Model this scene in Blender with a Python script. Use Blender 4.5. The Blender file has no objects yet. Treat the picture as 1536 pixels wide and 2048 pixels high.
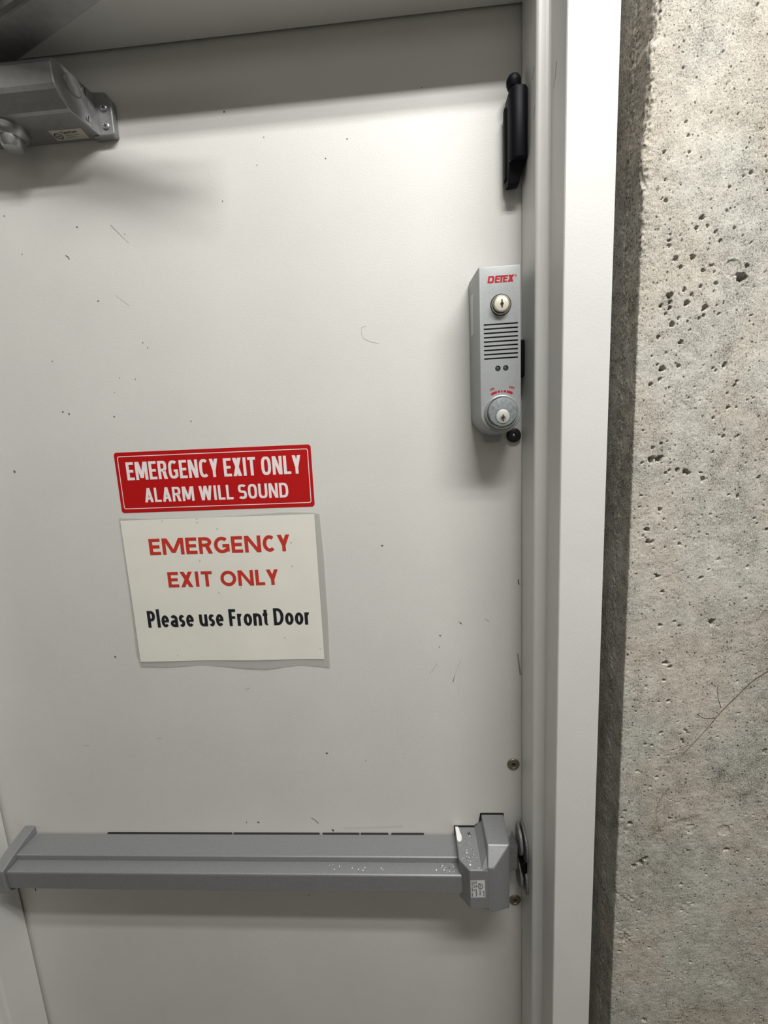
import bpy, bmesh, math, random
import numpy as np
from mathutils import Matrix, Vector

# ---------------------------------------------------------------- units
# The scene is measured in inches: x to the right of the latch-side stop, d out of the
# door face towards the viewer, z up from the floor.  V() turns that into metres.
I = 0.0254
def V(x, d, z):
    return Vector((x * I, -d * I, z * I))

scene = bpy.context.scene
C = scene.collection

# ---------------------------------------------------------------- camera
F_PX = 845.0
cam_data = bpy.data.cameras.new('camera')
cam = bpy.data.objects.new('camera', cam_data)
C.objects.link(cam)
scene.camera = cam
def rot(rx, ry, rz):
    return (Matrix.Rotation(rz, 3, 'Z') @ Matrix.Rotation(ry, 3, 'Y') @ Matrix.Rotation(rx, 3, 'X'))
M = rot(-0.160761, 0.051998, 0.052307)
right, fwd, up = M.col[0].copy(), M.col[1].copy(), M.col[2].copy()
mw = Matrix.Identity(4)
for r in range(3):
    mw[r][0], mw[r][1], mw[r][2] = right[r], up[r], -fwd[r]
mw.translation = V(-5.9433, 22.5615, 60.5694)
cam.matrix_world = mw
cam_data.sensor_fit = 'VERTICAL'
cam_data.sensor_height = 36.0
cam_data.lens = 36.0 * F_PX / 2048.0
cam_data.clip_start = 0.01

# ---------------------------------------------------------------- world, lamps, exposure
world = bpy.data.worlds.new('world')
scene.world = world
world.use_nodes = True
bg = world.node_tree.nodes['Background']
bg.inputs[0].default_value = (1.0, 0.955, 0.88, 1)
bg.inputs[1].default_value = 0.075

def area_lamp(name, x, d, z, power, aim_z=49, size=(44, 2.2)):
    l = bpy.data.lights.new(name, 'AREA')
    l.shape = 'RECTANGLE'
    l.size, l.size_y = size[0] * I, size[1] * I
    l.energy = power
    l.color = (1.0, 0.985, 0.95)
    o = bpy.data.objects.new(name, l)
    C.objects.link(o)
    o.location = V(x, d, z)
    o.rotation_euler = (V(x, 0, aim_z) - V(x, d, z)).to_track_quat('-Z', 'Y').to_euler()
    return o
area_lamp('ceiling_tube_near', 14, 36.0, 108, 17.0)
area_lamp('ceiling_tube_far', 14, 31.0, 109, 17.0)
area_lamp('added_fill', -4, 76.0, 109, 3.6, aim_z=40, size=(96, 24))  # unseen fill light added behind the viewer to even out the falloff

scene.view_settings.view_transform = 'Standard'
scene.view_settings.look = 'None'
scene.view_settings.gamma = 1.0
scene.view_settings.use_curve_mapping = False
scene.view_settings.exposure = 0.13

# ---------------------------------------------------------------- materials
def new_mat(name):
    m = bpy.data.materials.new(name)
    m.use_nodes = True
    nt = m.node_tree
    return m, nt, nt.nodes, nt.links, nt.nodes['Principled BSDF']

def mat(name, col, rough=0.5, metal=0.0, var=0.0, var_scale=60.0, bump=0.0, bump_scale=900.0, coat=0.0, spec=0.5, alpha=1.0):
    m, nt, N, L, b = new_mat(name)
    b.inputs['Roughness'].default_value = rough
    b.inputs['Metallic'].default_value = metal
    b.inputs['Specular IOR Level'].default_value = spec
    b.inputs['Coat Weight'].default_value = coat
    b.inputs['Alpha'].default_value = alpha
    b.inputs['Base Color'].default_value = (*col, 1)
    tc = N.new('ShaderNodeTexCoord')
    if var > 0:
        n = N.new('ShaderNodeTexNoise'); n.inputs['Scale'].default_value = var_scale; n.inputs['Detail'].default_value = 5
        r = N.new('ShaderNodeMapRange')
        r.inputs['From Min'].default_value = 0.3; r.inputs['From Max'].default_value = 0.7
        r.inputs['To Min'].default_value = 1 - var; r.inputs['To Max'].default_value = 1 + var
        mx = N.new('ShaderNodeMix'); mx.data_type = 'RGBA'; mx.blend_type = 'MULTIPLY'; mx.inputs['Factor'].default_value = 1
        mx.inputs[6].default_value = (*col, 1)
        L.new(tc.outputs['Object'], n.inputs['Vector']); L.new(n.outputs['Fac'], r.inputs['Value'])
        L.new(r.outputs['Result'], mx.inputs[7]); L.new(mx.outputs[2], b.inputs['Base Color'])
    if bump > 0:
        n2 = N.new('ShaderNodeTexNoise'); n2.inputs['Scale'].default_value = bump_scale; n2.inputs['Detail'].default_value = 3
        bp = N.new('ShaderNodeBump'); bp.inputs['Strength'].default_value = bump; bp.inputs['Distance'].default_value = 0.001
        L.new(tc.outputs['Object'], n2.inputs['Vector']); L.new(n2.outputs['Fac'], bp.inputs['Height']); L.new(bp.outputs['Normal'], b.inputs['Normal'])
    return m

M_DOOR = mat('door_paint', (0.66, 0.655, 0.625), 0.5, var=0.025, var_scale=9, bump=0.16, bump_scale=520)
M_FRAME = mat('frame_paint', (0.69, 0.69, 0.668), 0.40, var=0.02, var_scale=14, bump=0.10, bump_scale=420)
M_ALU = mat('sprayed_aluminium', (0.245, 0.25, 0.255), 0.42, metal=0.25, var=0.06, var_scale=300, bump=0.06, bump_scale=2500)
M_ALU_D = mat('closer_aluminium', (0.30, 0.30, 0.30), 0.36, metal=0.45, var=0.08, var_scale=120, bump=0.05, bump_scale=1800)
M_ALARM = mat('alarm_grey', (0.34, 0.355, 0.36), 0.45, metal=0.15, var=0.05, var_scale=500, bump=0.05, bump_scale=3000)
M_STEEL = mat('dull_steel', (0.42, 0.43, 0.43), 0.35, metal=0.85, var=0.15, var_scale=200, bump=0.05, bump_scale=900)
M_STRIKE = mat('worn_strike_steel', (0.27, 0.27, 0.26), 0.5, metal=0.4, var=0.15, var_scale=300)
M_ZINC = mat('zinc_face', (0.27, 0.30, 0.315), 0.50, metal=0.5, var=0.25, var_scale=260)
M_CHROME = mat('bright_nickel', (0.72, 0.70, 0.63), 0.22, metal=0.95)
M_RING = mat('polished_ring', (0.62, 0.63, 0.63), 0.28, metal=0.8)
M_PLUG = mat('steel_plug', (0.56, 0.56, 0.53), 0.38, metal=0.3)
M_BRASS = mat('nickel_plug', (0.74, 0.69, 0.56), 0.35, metal=0.25)
M_BRONZE = mat('dull_bolt', (0.22, 0.20, 0.15), 0.45, metal=0.6, var=0.15, var_scale=400)
M_BLACK = mat('black_plastic', (0.005, 0.005, 0.008), 0.5, spec=0.14, bump=0.04, bump_scale=1500)
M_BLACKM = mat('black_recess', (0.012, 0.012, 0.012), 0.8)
M_RUBBER = mat('black_rubber', (0.008, 0.008, 0.008), 0.5)
M_LED = mat('led_lens', (0.05, 0.06, 0.055), 0.2)
M_RED = mat('sticker_red', (0.47, 0.004, 0.005), 0.36)
M_PINKW = mat('sticker_white', (0.86, 0.78, 0.78), 0.4)
M_PAPER = mat('laminated_paper', (0.80, 0.785, 0.715), 0.45, var=0.02, var_scale=30)
M_FILM = mat('laminate_film', (0.60, 0.60, 0.56), 0.30, alpha=0.35, bump=0.12, bump_scale=260)
M_INKRED = mat('ink_red', (0.56, 0.035, 0.02), 0.5)
M_INKBLK = mat('ink_black', (0.010, 0.012, 0.016), 0.5)
M_LOGO = mat('logo_red', (0.42, 0.006, 0.02), 0.5, spec=0.3)
M_LABEL = mat('label_white', (0.62, 0.62, 0.62), 0.4)
M_LABELC = mat('label_cream', (0.56, 0.54, 0.46), 0.45)
M_LABELTXT = mat('label_print', (0.04, 0.04, 0.04), 0.5)
M_SPECK = mat('scuff_grey', (0.13, 0.125, 0.11), 0.7)
M_SCR = mat('scratch_grey', (0.36, 0.35, 0.32), 0.7)
M_TAN = mat('smear_tan', (0.44, 0.40, 0.31), 0.7)
M_RUST = mat('rust_brown', (0.36, 0.28, 0.22), 0.7)
M_CHIP = mat('chip_white', (0.86, 0.86, 0.84), 0.5)
M_CRACK = mat('crack_brown', (0.09, 0.06, 0.04), 0.8)
M_CEIL = mat('ceiling_paint', (0.7, 0.69, 0.66), 0.8, var=0.03, var_scale=8)
M_FLOOR = mat('floor_concrete', (0.15, 0.14, 0.125), 0.6, var=0.12, var_scale=12)

def concrete():
    m, nt, N, L, b = new_mat('raw_concrete')
    tc = N.new('ShaderNodeTexCoord')
    at = N.new('ShaderNodeAttribute'); at.attribute_name = 'tone'
    def noise(scale, detail, rough=0.6):
        n = N.new('ShaderNodeTexNoise'); n.inputs['Scale'].default_value = scale; n.inputs['Detail'].default_value = detail
        n.inputs['Roughness'].default_value = rough
        L.new(tc.outputs['Object'], n.inputs['Vector']); return n
    def math_(op, a, c):
        q = N.new('ShaderNodeMath'); q.operation = op
        for i, v in enumerate((a, c)):
            if hasattr(v, 'links'): L.new(v, q.inputs[i])
            else: q.inputs[i].default_value = v
        return q.outputs[0]
    fine = noise(620, 6, 0.75).outputs['Fac']
    mid = noise(70, 5, 0.65).outputs['Fac']
    big = noise(9, 3, 0.5)
    v = math_('ADD', math_('MULTIPLY', math_('SUBTRACT', fine, 0.5), 2.5), 0.55)
    v = math_('ADD', v, math_('MULTIPLY', math_('SUBTRACT', mid, 0.5), 0.85))
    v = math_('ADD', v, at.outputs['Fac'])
    def holes(scale, r0, r1):
        vo = N.new('ShaderNodeTexVoronoi'); vo.inputs['Scale'].default_value = scale
        L.new(tc.outputs['Object'], vo.inputs['Vector'])
        sep = N.new('ShaderNodeSeparateColor'); L.new(vo.outputs['Color'], sep.inputs[0])
        rad = math_('MULTIPLY', math_('POWER', sep.outputs[0], 3.0), r1)
        q = N.new('ShaderNodeMapRange'); q.inputs['To Min'].default_value = 1; q.inputs['To Max'].default_value = 0
        L.new(vo.outputs['Distance'], q.inputs['Value'])
        L.new(rad, q.inputs['From Min']); L.new(math_('ADD', rad, r0), q.inputs['From Max'])
        return q.outputs['Result']
    hole = math_('MAXIMUM', holes(230, 0.08, 0.24), holes(620, 0.10, 0.26))
    v = math_('SUBTRACT', v, math_('MULTIPLY', hole, 0.55))  # air holes also darkened in colour, adding shade the bump lacks
    ramp = N.new('ShaderNodeValToRGB')
    ramp.color_ramp.elements[0].position = 0.05; ramp.color_ramp.elements[0].color = (0.10, 0.09, 0.072, 1)
    ramp.color_ramp.elements[1].position = 0.95; ramp.color_ramp.elements[1].color = (0.66, 0.645, 0.585, 1)
    e = ramp.color_ramp.elements.new(0.5); e.color = (0.44, 0.428, 0.38, 1)
    L.new(v, ramp.inputs['Fac'])
    warm = N.new('ShaderNodeMix'); warm.data_type = 'RGBA'; warm.blend_type = 'MULTIPLY'
    warm.inputs[7].default_value = (1.03, 0.97, 0.935, 1)
    r = N.new('ShaderNodeMapRange'); r.inputs['From Min'].default_value = 0.42; r.inputs['From Max'].default_value = 0.62
    L.new(big.outputs['Fac'], r.inputs['Value']); L.new(r.outputs['Result'], warm.inputs['Factor'])
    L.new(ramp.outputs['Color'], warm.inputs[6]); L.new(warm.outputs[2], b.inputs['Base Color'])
    b.inputs['Roughness'].default_value = 0.85
    b.inputs['Specular IOR Level'].default_value = 0.25
    hs = math_('SUBTRACT', math_('ADD', fine, math_('MULTIPLY', mid, 1.5)), math_('MULTIPLY', hole, 1.2))
    bp = N.new('ShaderNodeBump'); bp.inputs['Strength'].default_value = 0.35; bp.inputs['Distance'].default_value = 0.0012
    L.new(hs, bp.inputs['Height']); L.new(bp.outputs['Normal'], b.inputs['Normal'])
    return m
M_CONC = concrete()

# ---------------------------------------------------------------- mesh helpers
def link_bm(name, bm, material, parent=None, smooth=False, fixn=True):
    if fixn:
        bmesh.ops.recalc_face_normals(bm, faces=bm.faces[:])
    me = bpy.data.meshes.new(name)
    bm.to_mesh(me); bm.free()
    me.materials.append(material)
    if smooth:
        for p in me.polygons: p.use_smooth = True
    o = bpy.data.objects.new(name, me)
    C.objects.link(o)
    if parent is not None: set_parent(o, parent)
    return o

def set_parent(o, p):
    # all geometry is modelled in place: only an Empty's own position has to be undone
    o.parent = p
    o.matrix_parent_inverse = Matrix.Translation(-p.location) if p.type == 'EMPTY' else Matrix.Identity(4)

def thing(name, label, cat, base, group=None):
    o = bpy.data.objects.new(name, None)
    o.empty_display_size = 0.02
    C.objects.link(o)
    o.location = V(*base)
    o['label'] = label; o['category'] = cat
    if group: o['group'] = group
    return o

def structure(o, label=None):
    o['kind'] = 'structure'
    if label: o['label'] = label
    return o

def add_prism(bm, axis, pts, lo, hi):
    """outline pts extruded along axis: 'd' takes (x,z), 'x' takes (d,z), 'z' takes (x,d)."""
    def P(a, b, t):
        return V(a, t, b) if axis == 'd' else V(t, a, b) if axis == 'x' else V(a, b, t)
    v0 = [bm.verts.new(P(a, b, lo)) for a, b in pts]
    v1 = [bm.verts.new(P(a, b, hi)) for a, b in pts]
    n = len(pts)
    fs = [bm.faces.new(v0), bm.faces.new(v1)]
    for i in range(n):
        j = (i + 1) % n
        fs.append(bm.faces.new((v0[i], v0[j], v1[j], v1[i])))
    return fs

def bevel_bm(bm, w, seg=2, ang=35):
    bmesh.ops.recalc_face_normals(bm, faces=bm.faces[:])
    es = [e for e in bm.edges if len(e.link_faces) == 2 and e.calc_face_angle(0) > math.radians(ang)]
    bmesh.ops.bevel(bm, geom=es, offset=w * I, segments=seg, profile=0.5, affect='EDGES', clamp_overlap=True)

def prism(name, axis, pts, lo, hi, material, parent=None, bev=0.0, seg=2, smooth=False):
    bm = bmesh.new()
    add_prism(bm, axis, pts, lo, hi)
    if bev: bevel_bm(bm, bev, seg)
    return link_bm(name, bm, material, parent, smooth)

def box(name, x0, x1, d0, d1, z0, z1, material, parent=None, bev=0.0, seg=2):
    return prism(name, 'd', [(x0, z0), (x1, z0), (x1, z1), (x0, z1)], d0, d1, material, parent, bev, seg)

def circle(cx, cy, r, n=40, a0=0.0, a1=2 * math.pi):
    full = abs(a1 - a0 - 2 * math.pi) < 1e-6
    m = n if full else n + 1
    return [(cx + r * math.cos(a0 + (a1 - a0) * i / n), cy + r * math.sin(a0 + (a1 - a0) * i / n)) for i in range(m)]

def lathe(name, cx, cz, prof, material, parent=None, n=48, smooth=True, axis='d', c3=0):
    """prof is (radius, position along axis); axis 'd' centred at x=cx, z=cz; axis 'z' centred at x=cx, d=cz."""
    bm = bmesh.new()
    rings = []
    for r, t in prof:
        ring = []
        for i in range(n):
            a = 2 * math.pi * i / n
            p, q = cx + r * math.cos(a), cz + r * math.sin(a)
            ring.append(bm.verts.new(V(p, t, q) if axis == 'd' else V(p, q, t)))
        rings.append(ring)
    for a, b in zip(rings, rings[1:]):
        for i in range(n):
            j = (i + 1) % n
            bm.faces.new((a[i], a[j], b[j], b[i]))
    bm.faces.new(rings[0]); bm.faces.new(rings[-1])
    o = link_bm(name, bm, material, parent, False)
    if smooth:
        for p in o.data.polygons:
            if len(p.vertices) == 4: p.use_smooth = True
        try:
            o.data.set_sharp_from_angle(angle=math.radians(32))
        except Exception:
            pass
    return o

def hull(bm, pts):
    vs = [bm.verts.new(V(*p)) for p in pts]
    res = bmesh.ops.convex_hull(bm, input=vs)
    junk = {g for g in res['geom_interior'] + res['geom_unused'] if isinstance(g, bmesh.types.BMVert)}
    if junk: bmesh.ops.delete(bm, geom=list(junk), context='VERTS')
    bmesh.ops.dissolve_limit(bm, angle_limit=math.radians(1.0), verts=bm.verts[:], edges=bm.edges[:])

def flat(name, polys, d, material, parent, fn=None):
    """thin printed or worn patches: polygons of (x, z) lying at depth d, or placed by fn(u, v)."""
    bm = bmesh.new()
    for k, p in enumerate(polys):
        lift = Vector((0, -0.0006 * (k % 5) * I, 0))      # overlapping strokes sit a hair apart
        vs = [bm.verts.new((V(*fn(a, b)) if fn else V(a, d, b)) + lift) for a, b in p]
        bm.faces.new(vs)
    return link_bm(name, bm, material, parent, fixn=False)

def stroke(pts, w0, w1=None):
    """a polyline as one thin ribbon polygon."""
    w1 = w0 if w1 is None else w1
    L_, R_ = [], []
    n = len(pts)
    for i, p in enumerate(pts):
        a = pts[max(i - 1, 0)]; b = pts[min(i + 1, n - 1)]
        tx, tz = b[0] - a[0], b[1] - a[1]
        l = math.hypot(tx, tz) or 1
        w = (w0 + (w1 - w0) * i / (n - 1)) / 2
        L_.append((p[0] - tz / l * w, p[1] + tx / l * w)); R_.append((p[0] + tz / l * w, p[1] - tx / l * w))
    return [[L_[i], L_[i + 1], R_[i + 1], R_[i]] for i in range(n - 1)]

# drawn letters: every glyph is a set of polygons in a box w wide and one cap height tall, t the stroke weight
XH = 0.72
def glyph(ch, w, t, p=2.0):
    h = t * 1.12; out = []
    def R_(x0, x1, y0, y1): out.append([(x0, y0), (x1, y0), (x1, y1), (x0, y1)])
    def D_(xb, xt, y0=0.0, y1=1.0, hh=None):
        k = hh or h
        out.append([(xb, y0), (xb + k, y0), (xt + k, y1), (xt, y1)])
    def ring(x0, x1, y0, y1, a0=0, a1=360, n=None):
        n = n or max(6, int(abs(a1 - a0) / 12))
        cx, cy, rx, ry = (x0 + x1) / 2, (y0 + y1) / 2, (x1 - x0) / 2, (y1 - y0) / 2
        def pt(a, sx, sy):
            c, s = math.cos(math.radians(a)), math.sin(math.radians(a))
            return (cx + sx * math.copysign(abs(c) ** (2 / p), c), cy + sy * math.copysign(abs(s) ** (2 / p), s))
        for k in range(n):
            b0, b1 = a0 + (a1 - a0) * k / n, a0 + (a1 - a0) * (k + 1) / n
            out.append([pt(b0, rx, ry), pt(b1, rx, ry), pt(b1, rx - t, ry - t * .92), pt(b0, rx - t, ry - t * .92)])
    hz = t * .88; xh = XH
    if ch in 'EF':
        R_(0, t, 0, 1); R_(t, w, 1 - hz, 1); R_(t, w * .92, .5 - hz / 2, .5 + hz / 2)
        if ch == 'E': R_(t, w, 0, hz)
    elif ch == 'L': R_(0, t, 0, 1); R_(t, w, 0, hz)
    elif ch == 'I': R_(w / 2 - t / 2, w / 2 + t / 2, 0, 1)
    elif ch == 'T': R_(w / 2 - t / 2, w / 2 + t / 2, 0, 1 - hz); R_(0, w, 1 - hz, 1)
    elif ch == 'M': R_(0, t, 0, 1); R_(w - t, w, 0, 1); D_(w / 2 - h / 2, t * .3, .1, 1); D_(w / 2 - h / 2, w - h - t * .3, .1, 1)
    elif ch == 'N': R_(0, t, 0, 1); R_(w - t, w, 0, 1); D_(w - h * 1.05, h * .05)
    elif ch in 'RP':
        ym = .42 if ch == 'R' else .38
        R_(0, t, 0, 1); R_(t, w * .5, 1 - hz, 1); R_(t, w * .5, ym, ym + hz); ring(w * .5 - w * .47, w * .97, ym, 1, -90, 90)
        if ch == 'R': D_(w - h * 1.08, w * .42, 0, ym + hz * .5, h * 1.08)
    elif ch == 'D': R_(0, t, 0, 1); R_(t, w * .42, 0, hz); R_(t, w * .42, 1 - hz, 1); ring(w * .42 - w * .58, w, 0, 1, -90, 90)
    elif ch == 'O': ring(0, w, 0, 1)
    elif ch == 'C': ring(0, w * 1.06, 0, 1, 48, 312)
    elif ch == 'G': ring(0, w * 1.04, 0, 1, 48, 320); R_(w * .55, w, .36, .36 + hz); R_(w - t, w, .10, .40)
    elif ch == 'U': R_(0, t, .38, 1); R_(w - t, w, .38, 1); ring(0, w, 0, .76, 180, 360)
    elif ch == 'S': ring(0, w, .5 - t * .46, 1, 32, 270); ring(0, w, 0, .5 + t * .46, -148, 90)
    elif ch == 'A': D_(0, w / 2 - h / 2); D_(w - h, w / 2 - h / 2); R_(w * .24, w * .76, .20, .20 + hz * .9)
    elif ch == 'W': D_(w * .28 - h / 2, 0); D_(w * .28 - h / 2, w * .5 - h / 2); D_(w * .72 - h / 2, w * .5 - h / 2); D_(w * .72 - h / 2, w - h)
    elif ch == 'X': D_(0, w - h * 1.1, hh=h * 1.1); D_(w - h * 1.1, 0, hh=h * 1.1)
    elif ch == 'Y': D_(w / 2 - h / 2, 0, .38, 1); D_(w / 2 - h / 2, w - h, .38, 1); R_(w / 2 - t / 2, w / 2 + t / 2, 0, .44)
    elif ch == 'l': R_(w / 2 - t / 2, w / 2 + t / 2, 0, 1.09)
    elif ch == 'o': ring(0, w, 0, xh)
    elif ch == 'e': ring(0, w, 0, xh, 0, 318); R_(t * .5, w - t * .1, xh * .5 - hz * .4, xh * .5 + hz * .4)
    elif ch == 's': ring(0, w, xh / 2 - t * .44, xh, 30, 270); ring(0, w, 0, xh / 2 + t * .44, -150, 90)
    elif ch == 'a': R_(w - t, w, 0, xh * .62); ring(0, w, xh * .28, xh, 0, 145); ring(0, w * 1.1, 0, xh * .60, 75, 300); R_(w * .5, w - t * .5, xh * .60 - hz * .85, xh * .60)
    elif ch == 'u': R_(0, t, xh * .36, xh); R_(w - t, w, 0, xh); ring(0, w, 0, xh * .8, 180, 350)
    elif ch in 'nm':
        R_(0, t, 0, xh)
        for k in range(1 if ch == 'n' else 2):
            a, b = (0, w) if ch == 'n' else ((0, w / 2 + t / 2), (w / 2 - t / 2, w))[k]
            R_(b - t, b, 0, xh * .62); ring(a, b, xh * .2, xh, 0, 170)
    elif ch == 'r': R_(0, t, 0, xh); ring(0, w * 1.45, xh * .3, xh, 72, 175)
    elif ch == 't': R_(w * .22, w * .22 + t, .2, .92); R_(0, w * .95, xh - hz, xh); ring(w * .22, w * 1.35, 0, .46, 180, 288)
    elif ch == 'y': D_(w * .5 - h / 2, 0, 0, xh); D_(w * .22 - h / 2, w - h, -.26, xh)
    return out

WIDE = dict(E=.488, M=.874, R=.563, G=.637, N=.659, C=.529, Y=.520, X=.548, I=.267, T=.495, O=.676, L=.423, P=.532, F=.459, D=.63, U=.63, S=.47, l=.246, e=.503, a=.494, s=.399, u=.537, r=.355, o=.538, n=.537, t=.347, m=.81, y=.47)
COND = dict(E=.50, M=.76, R=.58, G=.60, N=.60, C=.57, Y=.54, X=.55, I=.27, T=.50, O=.60, L=.47, A=.59, W=.84, S=.56, U=.59, D=.59)
def lettering(body, parent, material, fn, u0, v0, w, h, weight=0.2, table=WIDE, bear=0.036, gap=0.24, p=2.0, name='lettering', out=(0, 1, 0)):
    """flat print: body fitted to the box u0..u0+w, capitals v0..v0+h, placed by fn(u, v)"""
    pos, x = [], 0.0
    for ch in body:
        if ch == ' ':
            x += gap; continue
        a = table[ch]
        pos.append((ch, x + bear, a - 2 * bear)); x += a
    lo = pos[0][1]; hi = pos[-1][1] + pos[-1][2]
    k = w / (hi - lo)
    bm = bmesh.new(); n = 0
    for ch, q, gw in pos:
        ox = u0 + (q - lo) * k
        for poly in glyph(ch, gw * k / h, weight, p):
            ps = [Vector(fn(ox + a * h, v0 + b * h)) for a, b in poly]
            n += 1                      # overlapping strokes sit a hair apart
            bm.faces.new([bm.verts.new(V(*(q_ + Vector(out) * (n % 7) * 0.0009))) for q_ in ps])
    return link_bm(name, bm, material, parent, fixn=False)

def boolean_cut(o, cutter_bm):
    me = bpy.data.meshes.new('cut'); bmesh.ops.recalc_face_normals(cutter_bm, faces=cutter_bm.faces[:]); cutter_bm.to_mesh(me); cutter_bm.free()
    c = bpy.data.objects.new('cut', me); C.objects.link(c)
    m = o.modifiers.new('cut', 'BOOLEAN'); m.operation = 'DIFFERENCE'; m.object = c; m.solver = 'EXACT'
    dg = bpy.context.evaluated_depsgraph_get()
    new = bpy.data.meshes.new_from_object(o.evaluated_get(dg))
    o.modifiers.clear(); old = o.data; nm = old.name
    o.data = new; bpy.data.meshes.remove(old); new.name = nm
    bpy.data.objects.remove(c); bpy.data.meshes.remove(me)

def screw(name, parent, x, z, d, r, material, cross='x', ang=0.3):
    s = lathe(name, x, z, [(r, d - 0.05), (r, d + 0.02), (r * 0.75, d + 0.05), (0.001, d + 0.055)], material, parent, n=24)
    pol = []
    for a in (ang, ang + math.pi / 2):
        c_, s_ = math.cos(a), math.sin(a)
        pol += stroke([(x - c_ * r * .55, z - s_ * r * .55), (x + c_ * r * .55, z + s_ * r * .55)], r * 0.22)
    flat('cross_recess', pol, d + 0.058, M_BLACKM, s)
    return s

# ================================================================ THE SETTING
OPEN_L = -33.06      # hinge-side stop
TOP = 79.5           # underside of the head stop
ROOM_Z = 113.0

o = box('floor', -75, 70, -6, 90, -4, 0, M_FLOOR); structure(o, 'grey concrete floor in front of the door')
o = box('ceiling', -75, 70, -6, 90, ROOM_Z, ROOM_Z + 4, M_CEIL); structure(o, 'pale ceiling above the door')

o = box('wall_back', -75, 70, 90, 94, 0, ROOM_Z, M_CEIL); structure(o, 'pale wall behind the viewer')

# ---- raw concrete beside the frame: a fine relief with pits, chips and a crumbling corner
PITS=[(4.8,73.63,0.037),(5.74,68.54,0.067),(5.55,68.18,0.055),(5.97,68.22,0.041),(6.29,67.99,0.044),(6.48,67.65,0.046),(6.98,68.07,0.044),(7.38,69.95,0.053),(6.65,69.52,0.041),(7.11,70.8,0.031),(7.55,70.77,0.031),(4.38,69.24,0.053),(4.58,67.81,0.039),(4.61,67.61,0.044),(4.85,67.15,0.058),(5.49,67.14,0.073),(5.03,70.84,0.041),(4.21,70.93,0.044),(4.32,69.96,0.037),(7.41,75.38,0.034),(6.16,74.03,0.031),(6.81,71.98,0.031),(5.83,72.1,0.031),(8.09,69.31,0.037),(4.72,65.78,0.096),(4.74,65.54,0.058),(4.74,65.32,0.052),(4.42,65.43,0.056),(5.37,65.46,0.082),(6.07,65.23,0.087),(4.86,64.69,0.077),(4.37,64.23,0.056),(5.23,63.98,0.062),(4.6,65.11,0.039),(5.09,64.92,0.041),(5.88,64.84,0.039),(6.04,64.96,0.044),(5.87,66.04,0.044),(6.44,66.13,0.048),(5.91,66.63,0.048),(5.06,66.81,0.053),(4.85,67.12,0.053),(7.38,66.27,0.146),(7.55,66.68,0.058),(5.25,65.96,0.048),(5.54,65.77,0.044),(4.58,62.99,0.087),(4.39,63.16,0.041),(5.2,63.07,0.058),(4.51,62.58,0.056),(4.16,62.4,0.056),(7.01,62.99,0.072),(6.68,62.79,0.039),(7.53,62.32,0.048),(7.46,62.17,0.046),(7.2,61.86,0.034),(7.26,61.29,0.052),(6.71,60.91,0.046),(7.17,60.13,0.046),(7.76,60.12,0.041),(4.35,59.31,0.108),(4.64,59.31,0.098),(4.74,59.4,0.052),(5.41,58.81,0.066),(5.73,58.74,0.077),(5.86,58.65,0.062),(4.95,58.72,0.044),(5.09,58.82,0.038),(6.47,58.38,0.077),(8.73,58.35,0.052),(7.95,57.58,0.056),(4.36,59.8,0.046),(4.69,59.96,0.046),(3.99,59.2,0.041),(4.3,56.29,0.076),(4.17,56.01,0.038),(4.37,55.75,0.076),(4.56,55.73,0.054),(4.8,57.15,0.065),(5.69,55.58,0.048),(4.86,54.14,0.065),(4.76,54.24,0.038),(5.09,53.44,0.057),(6.7,54.02,0.059),(8.62,54.46,0.048),(5.07,51.85,0.059),(7.31,51.94,0.108),(5.69,52.01,0.044),(5.91,51.79,0.046),(5.42,50.02,0.085),(5.62,49.81,0.068),(5.39,49.16,0.052),(4.6,48.86,0.046),(5.65,48.12,0.063),(5.39,46.49,0.057),(6.5,46.59,0.057),(6.37,46.1,0.057),(6.43,45.93,0.046),(4.7,45.88,0.041),(5.01,45.83,0.046),(10.14,45.5,0.068),(6.89,56.84,0.036),(8.72,56.59,0.041),(9.26,56.09,0.052),(7.38,54.85,0.038),(4.39,44.45,0.05),(5.32,44.13,0.054),(3.92,42.25,0.057),(4.19,41.57,0.089),(3.79,41.86,0.05),(6.06,41.85,0.063),(8.81,40.1,0.089),(4.98,39.54,0.108),(4.79,39.31,0.126),(4.47,39.14,0.094),(4.84,36.47,0.059),(6.8,38.07,0.066),(7.42,36.92,0.053),(5.45,34.18,0.053),(3.95,33.92,0.062),(5.42,29.48,0.103),(7.55,33.32,0.053),(10.59,34.45,0.046),(10.76,35.52,0.044),(10.76,33.46,0.046),(10.12,45.43,0.072),(7.02,40.02,0.05),(6.9,36.51,0.038),(10.76,38.03,0.038)]
RPITS=[(2.45,75.31,0.049),(2.65,73.98,0.085),(2.69,73.09,0.049),(2.81,72.9,0.049),(2.58,70.12,0.061),(3.16,69.73,0.049),(2.44,69.14,0.049),(2.61,68.06,0.073),(2.56,64.69,0.055),(2.52,63.0,0.055),(2.82,60.54,0.049),(3.2,65.46,0.049),(3.51,65.89,0.043),(3.1,59.85,0.043),(2.63,68.04,0.061)]
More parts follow.
